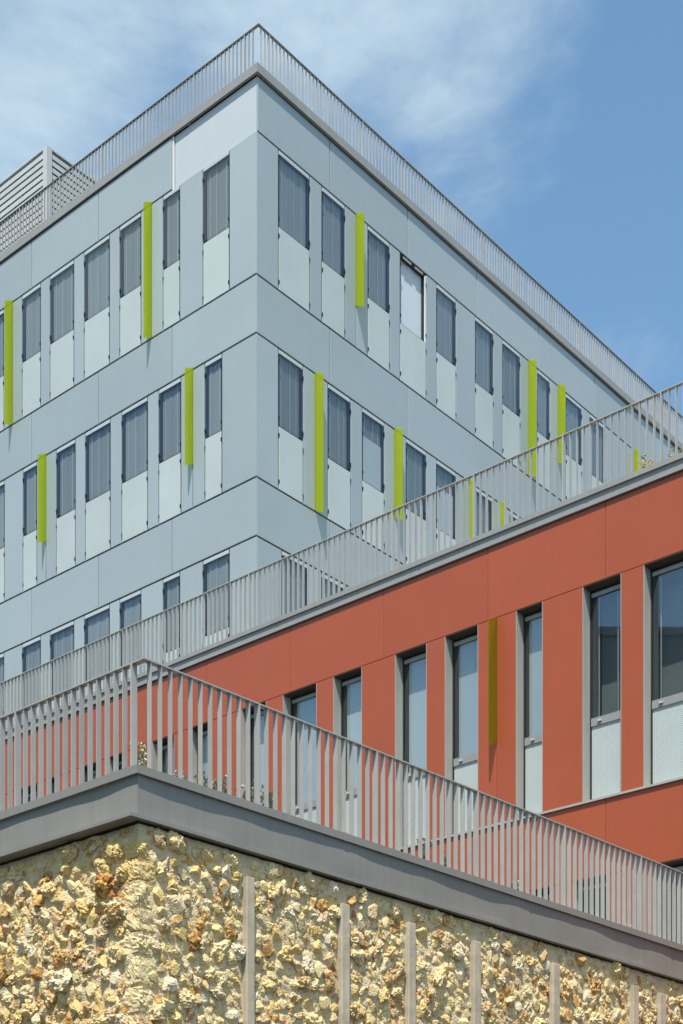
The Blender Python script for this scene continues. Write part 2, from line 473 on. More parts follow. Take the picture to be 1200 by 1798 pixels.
BL_SPLIT = 0.45    # share of the opening taken by the pale lower panel
def grey_window(face, u0, u1, z0, z1, mode='blind'):
    zs = z0 + (z1 - z0) * BL_SPLIT
    gp = GAP * 0.6
    fr = Geo(face)
    fr.box(u0 + gp, u0 + 0.045, -0.118, -0.028, z0 + gp, z1 - gp)
    fr.box(u1 - 0.045, u1 - gp, -0.118, -0.028, z0 + gp, z1 - gp)
    fr.box(u0 + 0.045, u1 - 0.045, -0.118, -0.028, zs - 0.03, zs + 0.03)
    fr.box(u0 + 0.045, u1 - 0.045, -0.118, -0.028, z1 - 0.05, z1 - gp)
    fr.box(u0 + 0.045, u1 - 0.045, -0.118, -0.028, z0 + gp, z0 + 0.05)
    for (uu) in (u0 + 0.012, u1 - 0.012):                 # glazing clips
        for zk in (z0 + 0.17, zs - 0.17, zs + 0.17, z1 - 0.25):
            fr.box(uu - 0.014, uu + 0.014, -0.028, 0.006, zk - 0.03, zk + 0.03)
    win = fr.build('window', 'frame_dark', grey)
    a, b = u0 + GAP / 2 + 0.004, u1 - GAP / 2 - 0.004
    Geo(face).slab(a, b, z0 + GZP / 2, zs - 0.004, 0.0, -0.02, 0.004).build('lower_pane', 'pale', win)
    if mode == 'open':                                    # glass taken out: bare white board set back
        Geo(face).box(u0 + 0.05, u1 - 0.05, -0.118, -0.104, zs + 0.03, z1 - 0.05).build('backing_board', 'white_bright', win)
        jb = Geo(face).box(u1 - 0.044, u1 - 0.012, -0.027, -0.002, zs + 0.01, z1 - 0.06)
        jb.build('jamb_strip', 'white_strip', win)
        tb = Geo(face)
        n = 2
        for k in range(n):
            c0 = u0 + 0.12 + k * (u1 - u0 - 0.1) / n
            tb.box(c0, c0 + (u1 - u0) * 0.3, -0.027, -0.006, z1 - 0.075, z1 - 0.03)
        tb.build('head_bracket', 'alu', win)
        return win
    HS = 0.095
    Geo(face).slab(a, b, z1 - HS, z1 - GZP / 2 - 0.004, -0.001, -0.02, 0.003).build('head_strip', 'head', win)
    Geo(face).box(a, b, -0.016, -0.004, zs + 0.05, z1 - HS - 0.002).build('glass_pane', 'glass_grey', win)
    bl = Geo(face)
    wd = (u1 - u0 - 0.1)
    n = max(4, int(round(wd / 0.10)))
    st = wd / n
    for k in range(n):
        c = u0 + 0.05 + k * st
        bl.box(c + 0.001, c + st - 0.001, -0.075 - 0.003 * (k * 7 % 3), -0.068 - 0.003 * (k * 7 % 3), zs + 0.035, z1 - 0.055)
    bl.build('blind', 'blind', win)
    cd = Geo(face)
    nc = 2 if wd < 0.6 else 3
    for k in range(nc):
        c = u0 + 0.05 + wd * (k + 0.5 + 0.12 * ((k * 5) % 3 - 1)) / nc
        cd.box(c - 0.007, c + 0.007, -0.064, -0.058, zs + 0.035, z1 - 0.055)
    cd.build('blind_cord', 'cord', win)
    if mode == 'half':
        Geo(face).box(u0 + 0.05, u1 - 0.05, -0.062, -0.056, zs + 0.035, zs + 0.035 + (z1 - zs) * 0.62).build('roller_blind', 'blind_pale', win)
    return win

def storey(face, uof, z0, z1, wins, fins, uend, modes={}):
    """wins: px pairs (in order away from the corner); fins: (px of root, share of height)."""
    us = []
    for (a, b) in wins:
        if isinstance(a, str):
            continue
        p, q = uof(a), uof(b)
        us.append((min(p, q), max(p, q)))
    us.sort()
    last = us[-1][1]
    rnd = random.Random(int(z0 * 100))
    while last + 1.5 < uend:                              # carry the rhythm on beyond what the frame shows
        gpp = rnd.choice((0.32, 0.45, 0.8)); wdd = rnd.choice((0.85, 0.95, 0.7))
        us.append((last + gpp, last + gpp + wdd)); last = us[-1][1]
    fr = [(uof(p), s) for p, s in fins]
    prev = 0.0
    for i, (a, b) in enumerate(us + [(uend, None)]):
        cuts = [prev] + sorted(u for u, s in fr if prev + 0.05 < u < a - 0.05) + [a]
        for c0, c1 in zip(cuts[:-1], cuts[1:]):
            panel(face, c0, c1, z0, z1, e0=((0.0 if face == G.L else 0.037) if c0 == 0 else None))
        if b is not None:
            grey_window(face, a, b, z0, z1, modes.get(i, 'blind'))
            prev = b
    for u, s in fr:
        zt_ = z1 + 0.045
        zb_ = z1 - (z1 - z0) * s + (0.03 if s > .9 else 0)
        fin(face, u, zb_, zt_, 0.21)

uL = lambda p: G.uL(p)
uR = lambda p: G.uR(p)
LW1 = [(402.5, 356), (315.5, 286), (247.5, 210), (192, 147.5), (129.5, 87.5), (71, 38.5), (6.5, -32), (-52, -98)]
LW2 = [(389.5, 359.5), (317.5, 278.5), (259, 213.5), (193.5, 149.5), (132, 98.5), (64.5, 40), (7.5, -30), (-50, -92)]
storey(G.L, uL, L1, L0, LW1, [(266, 1.0), (22, 1.0)], UL_END)
storey(G.L, uL, L3, L2, LW2, [(338.5, 0.68), (80.5, 0.68)], UL_END)
storey(G.L, uL, L5, L4, LW1, [], UL_END)
RW1 = [(489.5, 544.5), (565.8, 606.3), (646.5, 684.7), (703.2, 749), (767.2, 801.5), (835.3, 867), (883.3, 914), (944.7, 966.2),
       (994.7, 1022.3), (1036.3, 1064.3), (1129, 1150), (1166, 1187)]
RW2 = [(489.5, 533), (576.3, 616.5), (636.8, 675.4), (713.6, 749.2), (767, 801.5), (835, 866), (896, 920), (945, 966), (995, 1022),
       (1040, 1064), (1085, 1107)]
RW3 = [(495.6, 541), (565.5, 606), (646, 684), (703, 748), (767, 801), (835, 866), (883, 914)]
storey(G.R, uR, L1, L0, RW1, [(626, 0.68), (929, 1.0), (980.5, 0.68), (1114, 0.68)], UR_END, {3: 'open'})
storey(G.R, uR, L3, L2, RW2, [(554.3, 1.0), (694, 0.68), (821.5, 1.0), (876, 1.0)], UR_END, {2: 'half', 4: 'half'})
storey(G.R, uR, L5, L4, RW3, [], UR_END)

def spandrel(face, us, z0, z1, uend, skip_first=False):
    us = sorted(us)
    st = us[-1] - us[-2]
    while us[-1] + st < uend:
        us.append(us[-1] + st)
    us = [0.0] + us + [uend]
    for i, (a, b) in enumerate(zip(us[:-1], us[1:])):
        if skip_first and i == 0:
            continue
        panel(face, a, b, z0, z1, e0=((0.0 if face == G.L else 0.037) if i == 0 else 0.009), e1=0.009)
SL = [uL(p) for p in (302, 172.5, 55.3)]
SR = [uR(p) for p in (579.5, 716.3, 837.5, 946.3, 1044.3, 1134)]
spandrel(G.L, SL, L0, ZCAPB - 0.03, UL_END, skip_first=True)
spandrel(G.R, SR, L0, ZCAPB - 0.03, UR_END)
for (a, b) in ((L2, L1), (L4, L3), (L6, L5)):
    spandrel(G.L, SL, a, b, UL_END)
    spandrel(G.R, SR, a, b, UR_END)
zz_ = L6
while zz_ > 0.5:                                          # storeys hidden behind the red building: plain large panels
    a = max(0.02, zz_ - 2.0)
    spandrel(G.L, SL, a, zz_, UL_END); spandrel(G.R, SR, a, zz_, UR_END)
    zz_ = a
# the corner bay of the top band on the left face has lost its panel: white board and a bare aluminium profile
u1 = SL[0]
Geo(G.L).box(0.012, u1 - 0.06, -0.052, -0.04, L0 + 0.008, ZCAPB - 0.03).build('backing_board', 'white', grey)
Geo(G.L).box(u1 - 0.045, u1 - 0.005, -0.05, -0.012, L0 - 0.1, ZCAPB - 0.03).build('bare_profile', 'white_strip', grey)

# coping and roof
ZC0, ZC1 = gz(128.8) + 0.0, gz(113.1)
band(G, UL_END, UR_END, (0.035, 0.06), (-0.02, -0.02), ZC0, ZC1, 'coping_face', 'coping', grey)
band(G, UL_END, UR_END, (-0.0205, -0.0205), (-0.42, -0.42), ZC1 - 0.05, ZC1 - 0.004, 'coping_top', 'coping', grey)
band(G, UL_END, UR_END, (-0.10, -0.10), (-0.115, -0.115), ZCAPB - 0.03, ZC1 - 0.051, 'parapet_core', 'dark', grey)
mesh('roof_deck', [(0.421, 0.421, ZC1 - 0.35), (0.421, UL_END, ZC1 - 0.35), (UR_END, UL_END, ZC1 - 0.35), (UR_END, 0.421, ZC1 - 0.35),
                   (0.421, 0.421, ZC1 - 0.5), (0.421, UL_END, ZC1 - 0.5), (UR_END, UL_END, ZC1 - 0.5), (UR_END, 0.421, ZC1 - 0.5)],
     [[0, 1, 2, 3], [4, 5, 6, 7], [0, 1, 5, 4], [1, 2, 6, 5], [2, 3, 7, 6], [3, 0, 4, 7]], 'roof', grey)

def joint_covers(face, u0, u1, step, wi, wo, z0, z1, mat, parent):
    u = u0
    while u < u1:
        Geo(face).box(u - 0.03, u + 0.03, wi, wo + 0.003, z0 - 0.002, z1 + 0.003).build('joint_cover', mat, parent)
        u += step
joint_covers(G.L, 1.9, UL_END, 3.1, -0.3, 0.035, ZC0, ZC1, 'coping', grey)
joint_covers(G.R, 2.3, UR_END, 3.1, -0.3, 0.06, ZC0, ZC1, 'coping', grey)

# ------------------------------------------------------------------ railings
def railing(site, wl, wr, zbase, ztop, ulen, urlen, first_l, first_r, step, label, post_every=14, left=True, right=True, blade=0.05, rail_w=0.06, off_l=6, off_r=3):
    cx, cy = site.corner(wl, wr) if (left and right) else site.L(0, wl, 0)[:2]
    root = empty('roof_railing', (*site.world((cx, cy)), zbase), ROT, label, 'railing', 'flat bar railings along the roof edges')
    h = ztop - zbase
    tr = 0.012
    def bar(name, th, dp):
        vv = [(x, y, z) for x in (-dp / 2, dp / 2) for y in (-th / 2, th / 2) for z in (0.0, h - tr)]
        me = bpy.data.meshes.new(name)
        me.from_pydata(vv, [], [[0, 1, 3, 2], [4, 6, 7, 5], [0, 4, 5, 1], [2, 3, 7, 6], [0, 2, 6, 4], [1, 5, 7, 3]])
        me.materials.append(M['rail'])
        return me
    mb = bar('baluster', 0.009, blade)
    mp_ = bar('post', 0.018, blade + 0.012)
    def put(p, rot, post):
        o = link('post' if post else 'baluster', mp_ if post else mb, root)
        o.location = (p[0] - cx, p[1] - cy, 0.0)
        o.rotation_euler = (0, 0, rot)
    if left:
        u = first_l; k = 0
        while u < ulen:
            put(site.L(u, wl, 0), 0.0, k % post_every == off_l); u += step; k += 1
    if right:
        u = first_r; k = 0
        rot = math.atan2(site.n2l.y, site.n2l.x)
        while u < urlen:
            put(site.R(u, wr, 0), rot, k % post_every == off_r); u += step; k += 1
    hw = rail_w / 2
    if left and right:
        tp = band(site, ulen, urlen, (wl + hw, wr + hw), (wl - hw, wr - hw), ztop - tr, ztop, 'top_rail', 'rail', root)
    else:
        tp = Geo(site.L).box(first_l - 0.05, ulen, wl - hw, wl + hw, ztop - tr, ztop).build('top_rail', 'rail', root)
    tp.location = (-cx, -cy, -zbase)
    return root

cw = G.corner(-0.12, -0.06)
zr = zlev(42.5, G.world(cw).y)
railing(G, -0.12, -0.06, ZC1 - 0.004, zr, G.uL(-120), 19.2, G.uL(444.5, -0.12), G.uR(458.7, -0.06), 0.109,
        'flat bar railing crowning the pale blue-grey office block', post_every=13, off_l=2, off_r=2, blade=0.038)

# ------------------------------------------------------------------ louvred plant enclosure on the grey roof
lx = 4.2
bo = G.o + EX * lx
r_ = (82.5 - CX) / F
ly = (r_ * bo.y - bo.x) / (EY.x - r_ * EY.y)
lw = G.world((lx, ly))
ltop = zlev(257.0, lw.y)
lbase = ZC1 - 0.35
lou = empty('louvre_enclosure', (lw.x, lw.y, lbase), ROT, 'white louvred plant enclosure standing on the office roof', 'rooftop plant')
LH = ltop - lbase
LL, LR = 8.0, 3.4
def lbox(name, x0, x1, y0, y1, z0, z1, mat='louvre'):
    vv = [(x, y, z) for x in (x0, x1) for y in (y0, y1) for z in (z0, z1)]
    return mesh(name, vv, [[0, 1, 3, 2], [4, 6, 7, 5], [0, 4, 5, 1], [2, 3, 7, 6], [0, 2, 6, 4], [1, 5, 7, 3]], mat, lou)
lbox('post', 0, 0.17, 0, 0.17, 0, LH)
lbox('post', 0, 0.17, LL - 0.17, LL, 0, LH)
lbox('post', LR - 0.17, LR, 0, 0.17, 0, LH)
lbox('post', LR - 0.17, LR, LL - 0.17, LL, 0, LH)
lbox('roof_frame', 0.003, LR - 0.003, 0.003, LL - 0.003, LH + 0.001, LH + 0.05)
lbox('core', 0.16, LR - 0.16, 0.16, LL - 0.16, 0.0, LH - 0.02, 'louvre')
def slat(length, axis):
    # inclined blade with a turned down front lip
    prof = [(0.0, 0.0), (0.0, 0.122), (0.10, 0.174), (0.10, 0.160), (0.014, 0.112), (0.014, 0.0)]
    vv = []
    for s in (0.0, length):
        for (a, b) in prof:
            vv.append((a, s, b) if axis == 'L' else (s, a, b))
    n = len(prof)
    ff = [[i, (i + 1) % n, n + (i + 1) % n, n + i] for i in range(n)] + [list(range(n)), list(range(n, 2 * n))]
    me = bpy.data.meshes.new('slat'); me.from_pydata(vv, [], ff)
    bm = bmesh.new(); bm.from_mesh(me); bmesh.ops.recalc_face_normals(bm, faces=bm.faces); bm.to_mesh(me); bm.free()
    me.materials.append(M['louvre'])
    return me
sl, sr = slat(LL - 0.34, 'L'), slat(LR - 0.34, 'R')
z = LH - 0.2
while z > 0.05:
    o = link('slat', sl, lou); o.location = (0.02, 0.17, z)
    o = link('slat', sr, lou); o.location = (0.17, 0.02, z)
    z -= 0.178

# ------------------------------------------------------------------ red building
RY = 19.93
R_ = Site(1160, RY)             # only its left-type face is used: runs along EY away from px 1160, towards -EY to the right
red = empty('red_building', (R_.o.x, R_.o.y, 0), ROT, 'terracotta red panelled building with tall narrow recessed windows', 'building')
def rz_at(px, py, ww=0.0):
    return zlev(py, R_.depL(R_.uL(px, ww), ww))
ruL = lambda p, ww=0.0: R_.uL(p, ww)
RU0, RU1 = -6.0, ruL(-420)
RZT = rz_at(1050, 886.5)
RHEAD = (rz_at(1130, 993.5) + rz_at(950, 1056) + rz_at(600, 1181.5)) / 3
RSILL = (rz_at(940, 1432) + rz_at(1200, 1364)) / 2
RLOW = (rz_at(1160, 1515.5) + rz_at(1055.6, 1538)) / 2
RST = RHEAD - RLOW                                    # storey height
print('red storey', RST, 'head', RHEAD, 'sill', RSILL, 'top', RZT)
RD = 0.18
RW = [(1216, 1130), (1091.5, 1023), (953.3, 906), (840, 781), (749.5, 693.5), (635.7, 585), (556.2, 496.5), (467.5, 424), (372.5, 332), (306, 267),
      (215, 190), (176, 138), (104, 82), (66, 28), (8, -30), (-60, -98)]
RWB = [(1210, 1147), (1070.5, 1006), (968, 935), (884, 838), (790, 742), (660, 612), (585, 545), (505, 462), (420, 380), (330, 300), (262, 226), (180, 150),
       (120, 84), (50, 20), (0, -34)]

def red_window(u0, u1, z0, z1, k, pale=True):
    """u0<u1; lined opening, glazing set back RD, perforated lower screen."""
    f = R_.L
    win_g = Geo(f)
    zs = z0 + (z1 - z0) * 0.385
    t = 0.012
    win_g.box(u0 + 0.002, u0 + t, -RD - 0.06, -0.004, z0 + 0.002, z1 - 0.002)
    win_g.box(u1 - t, u1 - 0.002, -RD - 0.06, -0.004, z0 + 0.002, z1 - 0.002)
    win = win_g.build('window', 'reveal', red)
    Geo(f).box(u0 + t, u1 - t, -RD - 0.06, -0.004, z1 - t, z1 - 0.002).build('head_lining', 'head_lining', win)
    Geo(f).box(u0 + t, u1 - t, -RD - 0.06, -0.033, z0 - 0.02, z0 + 0.0015).build('sill', 'reveal', win)
    fr = Geo(f)
    a, b = u0 + t, u1 - t
    c = 0.05
    fr.box(a, a + c, -RD - 0.05, -RD, z0 + 0.002, z1 - t)
    Geo(f).box(b - c * 0.4, b, -RD - 0.05, -RD - 0.002, z0 + 0.002, z1 - t).build('gasket', 'frame_dark', win)
    fr.box(a + c, b - c * 0.4, -RD - 0.05, -RD, zs - 0.055, zs + 0.055)
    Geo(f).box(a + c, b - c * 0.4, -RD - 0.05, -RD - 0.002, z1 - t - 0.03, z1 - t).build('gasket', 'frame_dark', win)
    Geo(f).box(a + c, b - c * 0.4, -RD - 0.035, -RD - 0.012, z1 - t - 0.085, z1 - t - 0.031).build('head_strip', 'head', win)
    fr.box(a + c, b - c * 0.4, -RD - 0.05, -RD, z0 + 0.002, z0 + 0.04)
    fo = fr.build('frame', 'alu', win)
    ga, gb = a + c, b - c * 0.4
    Geo(f).box(ga, gb, -RD - 0.024, -RD - 0.018, zs + 0.055, z1 - t - 0.086).build('glass_pane', 'glass_red', win)
    Geo(f).box(ga, gb, -RD - 0.034, -RD - 0.02, z0 + 0.04, zs - 0.055).build('perforated_panel', 'perf', win)
    Geo(f).box(gb - 0.17, gb - 0.11, -RD, -RD + 0.02, zs - 0.012, zs + 0.012).build('latch', 'head', win)
    if pale:
        Geo(f).box(ga + 0.0, gb - (gb - ga) * 0.10, -RD - 0.075, -RD - 0.068, zs + 0.05, z1 - 0.06).build('blind', 'blind_pale', win)
    else:
        cd = Geo(f)
        for s in (0.14, 0.72):
            q = gb - (gb - ga) * s
            cd.box(q - 0.006, q + 0.006, -RD - 0.10, -RD - 0.088, zs + 0.05, z1 - 0.09)
        cd.build('blind_cord', 'cord', win)
    return win

def red_row(wins, z0, z1, tag_pale):
    us = sorted((min(ruL(a), ruL(b)), max(ruL(a), ruL(b))) for a, b in wins)
    prev = RU0
    for i, (a, b) in enumerate(us + [(RU1, None)]):
        cuts = [prev]
        fu = ruL(872.5)
        if z1 > RLOW + 1 and prev < fu < a:
            cuts.append(fu)
        n = max(1, int(round((a - prev) / 2.2))) if i == 0 else 1
        for s in range(1, n):
            cuts.append(prev + (a - prev) * s / n)
        cuts = sorted(cuts) + [a]
        for c0, c1 in zip(cuts[:-1], cuts[1:]):
            Geo(R_.L).slab(c0 + (0 if c0 == prev else 0.003), c1 - (0 if c1 == a else 0.003), z0 + 0.004, z1 - 0.004, 0.0, -0.03, 0.003).build('cladding_panel', 'red', red)
        if b is not None:
            red_window(a, b, z0, z1, i, pale=(tag_pale and i >= 2))
            prev = b
red_row(RW, RSILL, RHEAD, True)
red_row(RWB, RSILL - RST, RLOW, True)
def red_band(px_joints, z0, z1):
    us = sorted(ruL(p) for p in px_joints)
    st = us[-1] - us[-2]
    while us[-1] + st < RU1:
        us.append(us[-1] + st)
    while us[0] - st > RU0:
        us.insert(0, us[0] - st)
    us = [RU0] + us + [RU1]
    for a, b in zip(us[:-1], us[1:]):
        Geo(R_.L).slab(a + 0.003, b - 0.003, z0 + 0.003, z1 - 0.004, 0.0, -0.03, 0.003).build('cladding_panel', 'red', red)
RJ = (1063.5, 857, 674, 510.5, 362.5)
red_band(RJ, RHEAD, RZT)
red_band(RJ, RLOW, RSILL - 0.027)
red_band(RJ, RLOW - RST, RSILL - RST - 0.027)
zz_ = RLOW - RST
while zz_ > 0.4:
    a = max(0.02, zz_ - 1.5); red_band(RJ, a, zz_); zz_ = a
fin(R_.L, ruL(872.5), rz_at(868, 1304), RHEAD + 0.01, 0.20, 'fin_amber', red, 0.001)
for zq in (RSILL, RSILL - RST):                       # continuous metal sill strip under each window row
    Geo(R_.L).box(RU0, RU1, -0.032, 0.03, zq - 0.026, zq + 0.002).build('sill_strip', 'reveal', red)
# core: walls behind panels and dim rooms behind glass
cx0 = RD + 0.35
gx = (G.o - R_.o).dot(EX)          # grey left face in this frame
gy = (G.o - R_.o).dot(EY)          # grey right face in this frame
print('grey face behind red facade by', gx, 'corner along', gy, 'RU', RU0, RU1)
def core(x0, x1, y0, y1, z0, z1, name, mat):
    vv = [(x, y, z) for x in (x0, x1) for y in (y0, y1) for z in (z0, z1)]
    return mesh(name, vv, [[0, 1, 3, 2], [4, 6, 7, 5], [0, 4, 5, 1], [2, 3, 7, 6], [0, 2, 6, 4], [1, 5, 7, 3]], mat, red)
core(cx0, gx - 0.05, RU0 + 0.05, RU1, 0, RZT - 0.12, 'wall_core', 'room')
core(gx - 0.05, gx + 20, RU0 + 0.05, gy - 0.12, 0, RZT - 0.12, 'rear_wing', 'room')
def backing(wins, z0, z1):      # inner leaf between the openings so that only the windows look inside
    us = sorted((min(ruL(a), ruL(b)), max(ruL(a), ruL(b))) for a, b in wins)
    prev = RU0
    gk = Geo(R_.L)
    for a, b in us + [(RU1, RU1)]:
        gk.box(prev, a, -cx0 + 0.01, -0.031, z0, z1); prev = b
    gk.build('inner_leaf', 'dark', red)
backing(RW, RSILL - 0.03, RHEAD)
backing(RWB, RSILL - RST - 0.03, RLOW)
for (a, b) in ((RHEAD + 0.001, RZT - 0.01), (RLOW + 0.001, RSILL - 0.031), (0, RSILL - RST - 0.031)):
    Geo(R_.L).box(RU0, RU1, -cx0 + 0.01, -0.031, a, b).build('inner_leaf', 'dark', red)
# coping: fascia strip, drip edge and projecting cap
zc = [rz_at(1050, y) for y in (884.0, 867.0, 858.0)]
Geo(R_.L).box(RU0, RU1, -0.05, 0.014, zc[0] + 0.004, zc[1] + 0.03).build('fascia_strip', 'coping', red)
Geo(R_.L).box(RU0, RU1, -0.05, 0.036, zc[0] - 0.012, zc[0] + 0.003).build('drip_edge', 'coping', red)
Geo(R_.L).box(RU0, RU1, -0.45, 0.042, zc[1], zc[2]).build('coping_cap', 'coping', red)
Geo(R_.L).box(RU0, RU1, -0.45, -0.051, RZT - 0.009, zc[1] - 0.001).build('parapet_core', 'dark', red)
joint_covers(R_.L, RU0 + 1.3, RU1, 2.9, -0.3, 0.042, zc[1], zc[2], 'coping', red)
core(0.4505, gx - 0.15, RU0, RU1, RZT - 0.119, RZT + 0.0, 'roof_deck', 'roof')
core(gx - 0.149, gx + 20, RU0, gy - 0.15, RZT - 0.119, RZT - 0.002, 'roof_deck', 'roof')
zrr = (rz_at(600, 936.5, -0.1) + rz_at(0, 1201, -0.1) + rz_at(1200, 671.5, -0.1)) / 3
railing(R_, -0.10, 0, zc[2], zrr, RU1 - 2, 0, ruL(1188.5, -0.1) - 0.109 * 30, 0, 0.109, 'flat bar railing along the red building roof terrace', post_every=14, right=False, off_l=4)

# ------------------------------------------------------------------ foreground stone building
FY = 12.3
YR2 = math.atan2(2500.0, F)
S = Site(242, FY, -(YR2 - YR))
stone_b = empty('stone_building', (S.o.x, S.o.y, 0), ROT, 'low building of rough cream millstone rubble under a grey metal parapet', 'building')
fz = lambda py: zlev(py, FY)
SUL = S.uL(-330)
# the right face runs until it meets the red facade
def meet():
    a, b = 0.0, 40.0
    for _ in range(60):
        m_ = (a + b) / 2
        p = S.world(S.R(m_, 0, 0)) - R_.o
        if p.dot(EX) < -0.06: a = m_
        else: b = m_
    return a
SUR = meet()
print('stone right length', SUR, 'frame edge at', S.uR(1200), 'left', SUL)
ZF0, ZF1 = fz(1438.0), fz(1360.5)
ZCT = fz(1345.0)
ZLIP = fz(1431.5)
# parapet fascia: gently buckled metal sheets
def fascia(face, u0, u1, seed):
    nu = max(4, int((u1 - u0) / 0.08)); nz = 6
    rnd = random.Random(seed)
    ph = [rnd.uniform(0, 6.28) for _ in range(4)]
    vv = []
    for i in range(nu + 1):
        u = u0 + (u1 - u0) * i / nu
        s = (i / nu)
        e = min(1.0, min(s, 1 - s) * 8)
        for j in range(nz + 1):
            q = j / nz
            wob = 0.0045 * math.sin(u * 1.9 + ph[0]) + 0.003 * math.sin(u * 4.3 + ph[1] + q) + 0.0018 * math.sin(u * 9.1 + ph[2])
            wob *= math.sin(q * math.pi) ** 0.5 * e if 0 < q < 1 else 0.15 * e
            vv.append(face(u, wob, ZLIP + (ZF1 + 0.03 - ZLIP) * q))
    nb = len(vv)
    for i in range(nu + 1):
        u = u0 + (u1 - u0) * i / nu
        for j in range(nz + 1):
            vv.append(face(u, -0.03, ZLIP + (ZF1 + 0.03 - ZLIP) * j / nz))
    ff = []
    c = nz + 1
    for i in range(nu):
        for j in range(nz):
            a = i * c + j
            ff.append([a, a + 1, a + c + 1, a + c])
            ff.append([nb + a, nb + a + c, nb + a + c + 1, nb + a + 1])
        a = i * c
        ff.append([a, a + c, nb + a + c, nb + a]); a += nz
        ff.append([a, nb + a, nb + a + c, a + c])
    for i in (0, nu):
        for j in range(nz):
            a = i * c + j
            ff.append([a, nb + a, nb + a + 1, a + 1])
    return mesh('fascia_sheet', vv, ff, 'fascia', stone_b)
fj = [0.002] + [S.uR(p) for p in (686, 941)] + [S.uR(941) + 2.4, SUR]
for k, (a, b) in enumerate(zip(fj[:-1], fj[1:])):
    fascia(S.R, a + 0.001, b - 0.001, 10 + k)
lj = [0.002, S.uL(-60), SUL]
for k, (a, b) in enumerate(zip(lj[:-1], lj[1:])):
    fascia(S.L, a + 0.001, b - 0.001, 30 + k)
band(S, SUL, SUR, (0.034, 0.032), (-0.35, -0.35), ZF1 + 0.002, ZCT, 'coping_cap', 'fascia', stone_b)
band(S, SUL, SUR, (0.098, 0.032), (-0.031, -0.031), ZF0, ZLIP - 0.001, 'drip_edge', 'fascia', stone_b)
band(S, SUL, SUR, (-0.031, -0.031), (-0.3, -0.3), ZF0 - 0.012, ZF1 + 0.001, 'parapet_core', 'dark', stone_b)
joint_covers(S.R, 2.45, SUR, 2.9, -0.2, 0.032, ZF1 + 0.002, ZCT, 'fascia', stone_b)
joint_covers(S.L, 2.2, SUL, 2.9, -0.2, 0.034, ZF1 + 0.002, ZCT, 'fascia', stone_b)
# roof deck between the parapet and the red facade
ca = S.corner(-0.3, -0.3)
def to_s(p):
    d = p - S.o
    return (d.dot(EX), d.dot(EY))
pr = S.R(SUR, -0.3, 0)
pl = S.L(SUL, -0.3, 0)
rx = (R_.o - S.o).dot(EX) - 0.04
poly = [ca, pr[:2], (rx, pr[1] + 0.001), (rx, SUL), pl[:2]]
zr_ = ZCT - 0.32
mesh('roof_deck', [(x, y, zr_) for x, y in poly] + [(x, y, zr_ - 0.12) for x, y in poly],
     [[0, 1, 2, 3, 4], [9, 8, 7, 6, 5]] + [[i, (i + 1) % 5, 5 + (i + 1) % 5, 5 + i] for i in range(5)], 'roof', stone_b)

cw = S.corner(-0.12, -0.06)
zr = zlev(1157.5, S.world(cw).y)
railing(S, -0.12, -0.06, ZCT, zr, S.uL(-150), SUR - 0.1, S.uL(235, -0.12), S.uR(262.5, -0.06), 0.1115,
        'flat bar railing on the grey parapet above the stone wall', post_every=14, off_l=0, off_r=11)

WM = -0.055
ZST = ZF0 - 0.014
# vertical metal strips on the right face
posts_px = [(431.5, 448), (598.5, 615), (716, 731), (831, 845.5), (969.5, 984), (1111, 1123), (1157.5, 1171)]
ZP = (zlev(1540, S.depR(S.uR(437))) + zlev(1692, S.depR(S.uR(975)))) / 2
strips = []
for a, b in posts_px:
    ua, ub = S.uR(a + 2.5, 0.012), S.uR(b, 0.012)
    strips.append((ua, ub))
    Geo(S.R).slab(ua, ub, 0.0, ZP, 0.012, WM - 0.02, 0.006).build('joint_strip', 'strip', stone_b)

# stones
def stone_mesh(seed, sub):
    bm = bmesh.new()
    bmesh.ops.create_icosphere(bm, subdivisions=sub, radius=1.0)
    off = Vector((seed * 17.3, seed * 5.1, seed * 9.7))
    for v_ in bm.verts:
        d = v_.co.normalized()
        r = 0.95 + 0.45 * noise.noise(d * 1.2 + off)
        chunk = 0.45 if seed % 2 else 1.0                # odd ones are broken chunks, even ones spongy
        r += chunk * 0.28 * (0.6 - 2 * abs(noise.noise(d * 2.3 + off * 1.3)))
        r += chunk * 0.17 * (0.5 - 2 * abs(noise.noise(d * 4.6 + off * 2.0)))
        r += 0.09 * (0.5 - 2 * abs(noise.noise(d * 9.0 + off * 0.7)))
        for k in range(8 if seed % 2 else 2):              # a broken flat face or two
            a = Vector((math.sin(seed * 3.1 + k * 2.3), math.cos(seed * 1.7 + k * 4.1), math.sin(seed * 5.3 + k * 1.1))).normalized()
            c = d.dot(a)
            if c > 0.2:
                r = min(r, (0.72 if seed % 2 else 0.85) / c)
        v_.co = d * r * 0.88
    me = bpy.data.meshes.new('stone')
    bm.to_mesh(me); bm.free()
    me.polygons.foreach_set('use_smooth', [False] * len(me.polygons))
    me.materials.append(M['stone'])
    return me
NV = 18
hi = [stone_mesh(k + 1, 4) for k in range(NV)]
lo = [stone_mesh(k + 1, 3) for k in range(NV)] + [stone_mesh(k + 1, 2) for k in range(NV)]

